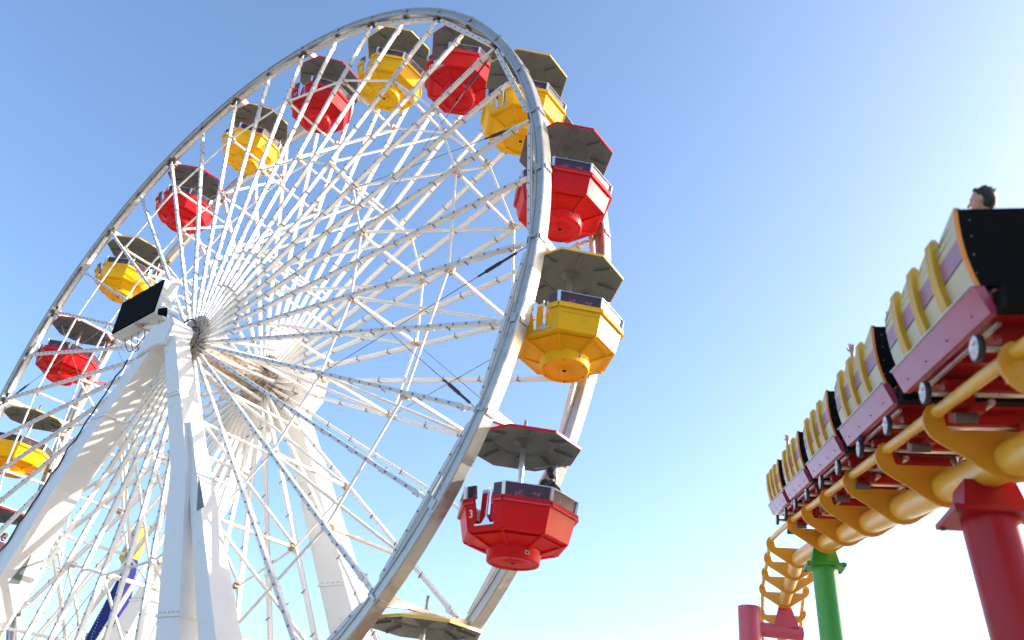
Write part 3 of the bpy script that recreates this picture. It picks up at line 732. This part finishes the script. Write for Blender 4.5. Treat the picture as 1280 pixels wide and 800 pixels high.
def make_person(loc, rot, label, shirt, hair, arms=('down', 'down'), legs=True, voxel=.008, turn=0., scale=1.):
    # seated figure facing +y, seat surface at z = 0, sleeves and collar end cleanly
    B = [('c', (0, 0, .10), (0, -.01, .30), .125, .115), ('c', (0, -.01, .30), (0, 0, .46), .125, .115),
         ('c', (-.15, 0, .49), (.15, 0, .49), .062, .062), ('c', (-.07, 0, .10), (.07, 0, .10), .115, .115),
         ('c', (0, 0, .50), (0, .012, .60), .056, .050)]
    hx = Vector((0, .02, .70))
    head = [('e', hx+Vector((0, -.010, .028)), (.076, .096, .088)), ('e', hx+Vector((0, .022, -.030)), (.058, .066, .070)), ('e', hx+Vector((0, .040, -.075)), (.030, .032, .024)),
            ('c', hx+Vector((0, .088, .010)), hx+Vector((0, .108, -.022)), .009, .014), ('e', hx+Vector((0, .082, -.050)), (.024, .012, .010)),
            ('c', hx+Vector((-.04, .074, .022)), hx+Vector((.04, .074, .022)), .012, .012),
            ('e', hx+Vector((-.079, -.012, -.004)), (.009, .020, .032)), ('e', hx+Vector((.079, -.012, -.004)), (.009, .020, .032))]
    piv = Vector((0, .005, .60)); RH = Matrix.Rotation(turn, 3, 'Z')
    def tw(p):                                     # turn a piece of the head about the neck
        if p[0] == 'c': return ('c', piv+RH @ (Vector(p[1])-piv), piv+RH @ (Vector(p[2])-piv), p[3], p[4])
        r = p[2]; c, s_ = abs(math.cos(turn)), abs(math.sin(turn))
        return ('e', piv+RH @ (Vector(p[1])-piv), (math.hypot(r[0]*c, r[1]*s_), math.hypot(r[0]*s_, r[1]*c), r[2]))
    head = [tw(q) for q in head]
    B += head; S = [('c', (0, 0, .10), (0, -.01, .30), .140, .133), ('c', (0, -.01, .30), (0, 0, .46), .140, .128), ('c', (-.155, 0, .49), (.155, 0, .49), .076, .076), ('c', (0, 0, .50), (0, .004, .555), .070, .062)]
    for side, mode in zip((-1, 1), arms):
        sh = Vector((side*.185, 0, .485))
        if mode == 'up': el = sh+Vector((side*.05, .06, .27)); wr = el+Vector((-side*.01, .03, .25)); hd = Vector((0, .05, 1)); pn = Vector((0, 1, 0))
        elif mode == 'rest': el = sh+Vector((side*.14, -.05, -.20)); wr = el+Vector((side*.02, .22, .05)); hd = Vector((0, 1, -.2)); pn = Vector((0, 0, -1))
        else: el = sh+Vector((side*.05, .04, -.26)); wr = el+Vector((-side*.05, .23, -.02)); hd = Vector((-side*.2, 1, -.2)); pn = Vector((0, 0, -1))
        B += [('c', sh, el, .048, .040), ('c', el, wr, .039, .026)] + hand_parts(wr, hd, -side, pn)
        S += [('c', sh, el.lerp(wr, .0), .062, .053)]
        if mode != 'up': S += [('c', el, el.lerp(wr, .85), .052, .042)]
        else: S += [('c', el, el.lerp(wr, .05), .053, .051)]
    Tz = []
    if legs:
        for side in (-1, 1):
            hp_, kn, an = Vector((side*.09, .02, .09)), Vector((side*.12, .40, .10)), Vector((side*.12, .44, -.27))
            B += [('c', hp_, kn, .078, .056), ('c', kn, an, .054, .036), ('c', an+Vector((0, -.03, -.05)), an+Vector((side*.01, .15, -.07)), .036, .030)]
            Tz += [('c', hp_, kn, .092, .068), ('c', kn, an.lerp(kn, .1), .066, .052)]
        Tz += [('c', (-.07, 0, .09), (.07, 0, .09), .128, .128)]
    me = fuse(B, 'person', voxel); me.materials.clear(); me.materials.append(M['skin'])
    o = bpy.data.objects.new('person', me); col.objects.link(o); tag(o, label, 'person')
    o.location = loc; o.rotation_euler = rot; o.scale = (scale,)*3
    def child(name, parts, mt, vx=.014):
        q = fuse(parts, name, vx, 2); q.materials.clear(); q.materials.append(mt); c = bpy.data.objects.new(name, q); col.objects.link(c); c.parent = o
    child('shirt', S, M[shirt])
    if legs: child('trousers', Tz, M['denim'])
    hp_ = hx+Vector((0, -.026, .040))
    Hs = [('e', hp_, (.086, .094, .086)), ('e', hx+Vector((0, -.052, -.015)), (.074, .060, .075)), ('c', hx+Vector((-.035, .030, .098)), hx+Vector((.035, .030, .098)), .024, .024)]
    for q in range(40):
        a = rnd.uniform(0, 2*PI); e = rnd.uniform(.15, 1.3); v = Vector((math.cos(a)*math.cos(e)*.082, math.sin(a)*math.cos(e)*.088, math.sin(e)*.082)); Hs.append(('c', hp_+v*.9, hp_+v*1.04+Vector((rnd.uniform(-.01, .01), rnd.uniform(-.01, .01), .002)), .012, .008))
    child('hair', [tw(q) for q in Hs], M[hair], .007)
    ey = MB()
    for sx in (-1, 1):
        ey.ball(piv+RH @ (hx+Vector((sx*.030, .078, .004))-piv), .0125, 0, 12); ey.ball(piv+RH @ (hx+Vector((sx*.030, .0865, .004))-piv), .0058, 1, 10)
    e_ = ey.build('eyes', [M['eye'], M['hair']], o)
    return o
def on_car(n, lat, y, up): return P0+lat*Lt+(n*PITCH+y)*T+up*Nn
rc = Rw.to_euler()
make_person(on_car(0, .47, .66, .36), rc, 'dark haired rider in a grey shirt, head above the nearest car', 'cloth_grey', 'hair', ('down', 'down'), voxel=.006, turn=math.radians(55), scale=1.16)
make_person(on_car(1, .30, 1.62, -.08), rc, 'rider hidden in the second car, one hand raised in the air', 'cloth_tan', 'hair_brown', ('up', 'down'), voxel=.007)
make_person(on_car(3, .30, 2.2, .0), rc, 'rider hidden in the fourth car, one thin arm raised', 'cloth_tan', 'hair', ('up', 'down'), voxel=.008)
def in_gondola(k, x, y, z, az): g = GOND[k].location; return (g.x+x, g.y+y, g.z+z), (0, 0, az)
l, r = in_gondola(11, .64, .10, -1.60, PI/2); make_person(l, r, 'rider in a black jacket sitting in the red gondola numbered 3', 'cloth_black', 'hair', ('rest', 'rest'), voxel=.010, scale=1.15, turn=-.6)
l, r = in_gondola(-1, .25, .45, -1.62, PI*.9); make_person(l, r, 'rider in a purple top in the red gondola at the far left', 'cloth_purple', 'hair_brown', ('rest', 'down'), voxel=.012)
l, r = in_gondola(3, -.1, .62, -1.55, -PI*.9); make_person(l, r, 'rider in a tan top in the red gondola on the upper left', 'cloth_tan', 'hair_brown', ('down', 'down'), voxel=.012)

# ------------------------------------------------------------------ light and sky
SUN_AZ = math.radians(51); SUN_EL = math.radians(20)
sd = Vector((math.cos(SUN_AZ)*math.cos(SUN_EL), math.sin(SUN_AZ)*math.cos(SUN_EL), math.sin(SUN_EL)))
w = bpy.data.worlds.new('World'); scene.world = w; w.use_nodes = True; nt = w.node_tree
sky = nt.nodes.new('ShaderNodeTexSky'); sky.sky_type = 'NISHITA'; sky.sun_disc = False
sky.sun_elevation = SUN_EL; sky.sun_rotation = PI/2-SUN_AZ
sky.altitude = 0; sky.air_density = .85; sky.dust_density = 1.8; sky.ozone_density = 2.3
bg = nt.nodes['Background']; bg.inputs['Strength'].default_value = .15
wb = nt.nodes.new('ShaderNodeMix'); wb.data_type = 'RGBA'; wb.blend_type = 'MULTIPLY'; wb.inputs['Factor'].default_value = 1
wb.inputs['B'].default_value = (1.03, .975, .935, 1)                  # white balance of the sky
hs = nt.nodes.new('ShaderNodeHueSaturation'); hs.inputs['Saturation'].default_value = 1.08
nt.links.new(sky.outputs['Color'], wb.inputs['A']); nt.links.new(wb.outputs['Result'], hs.inputs['Color']); nt.links.new(hs.outputs['Color'], bg.inputs['Color'])
sun = bpy.data.lights.new('sun', 'SUN'); sun.energy = 3.2; sun.angle = math.radians(.5); sun.color = (1, .93, .82)
so = bpy.data.objects.new('sun', sun); col.objects.link(so); so.rotation_euler = sd.to_track_quat('Z', 'Y').to_euler(); so.location = sd*60
# ------------------------------------------------------------------ camera
cam = bpy.data.cameras.new('camera'); cam.lens = 36*1007.06/1280; cam.sensor_width = 36; cam.clip_end = 4000; cam.clip_start = .1
co = bpy.data.objects.new('camera', cam); col.objects.link(co)
Rv, Uv, Fv = Vector((.80986675, .57744112, .10333248)), Vector((.2310713, -.47593285, .84858351)), Vector((-.53918634, .6633624, .51887226))
co.matrix_world = Matrix.Translation((19.98292, -11.5903, HZ-10.43571)) @ Matrix((Rv, Uv, -Fv)).transposed().to_4x4()
cam.dof.use_dof = True; cam.dof.focus_distance = 23; cam.dof.aperture_fstop = .75
scene.camera = co
vs = scene.view_settings; vs.view_transform = 'Standard'; vs.look = 'None'; vs.exposure = 1.55; vs.gamma = 1; vs.use_curve_mapping = False
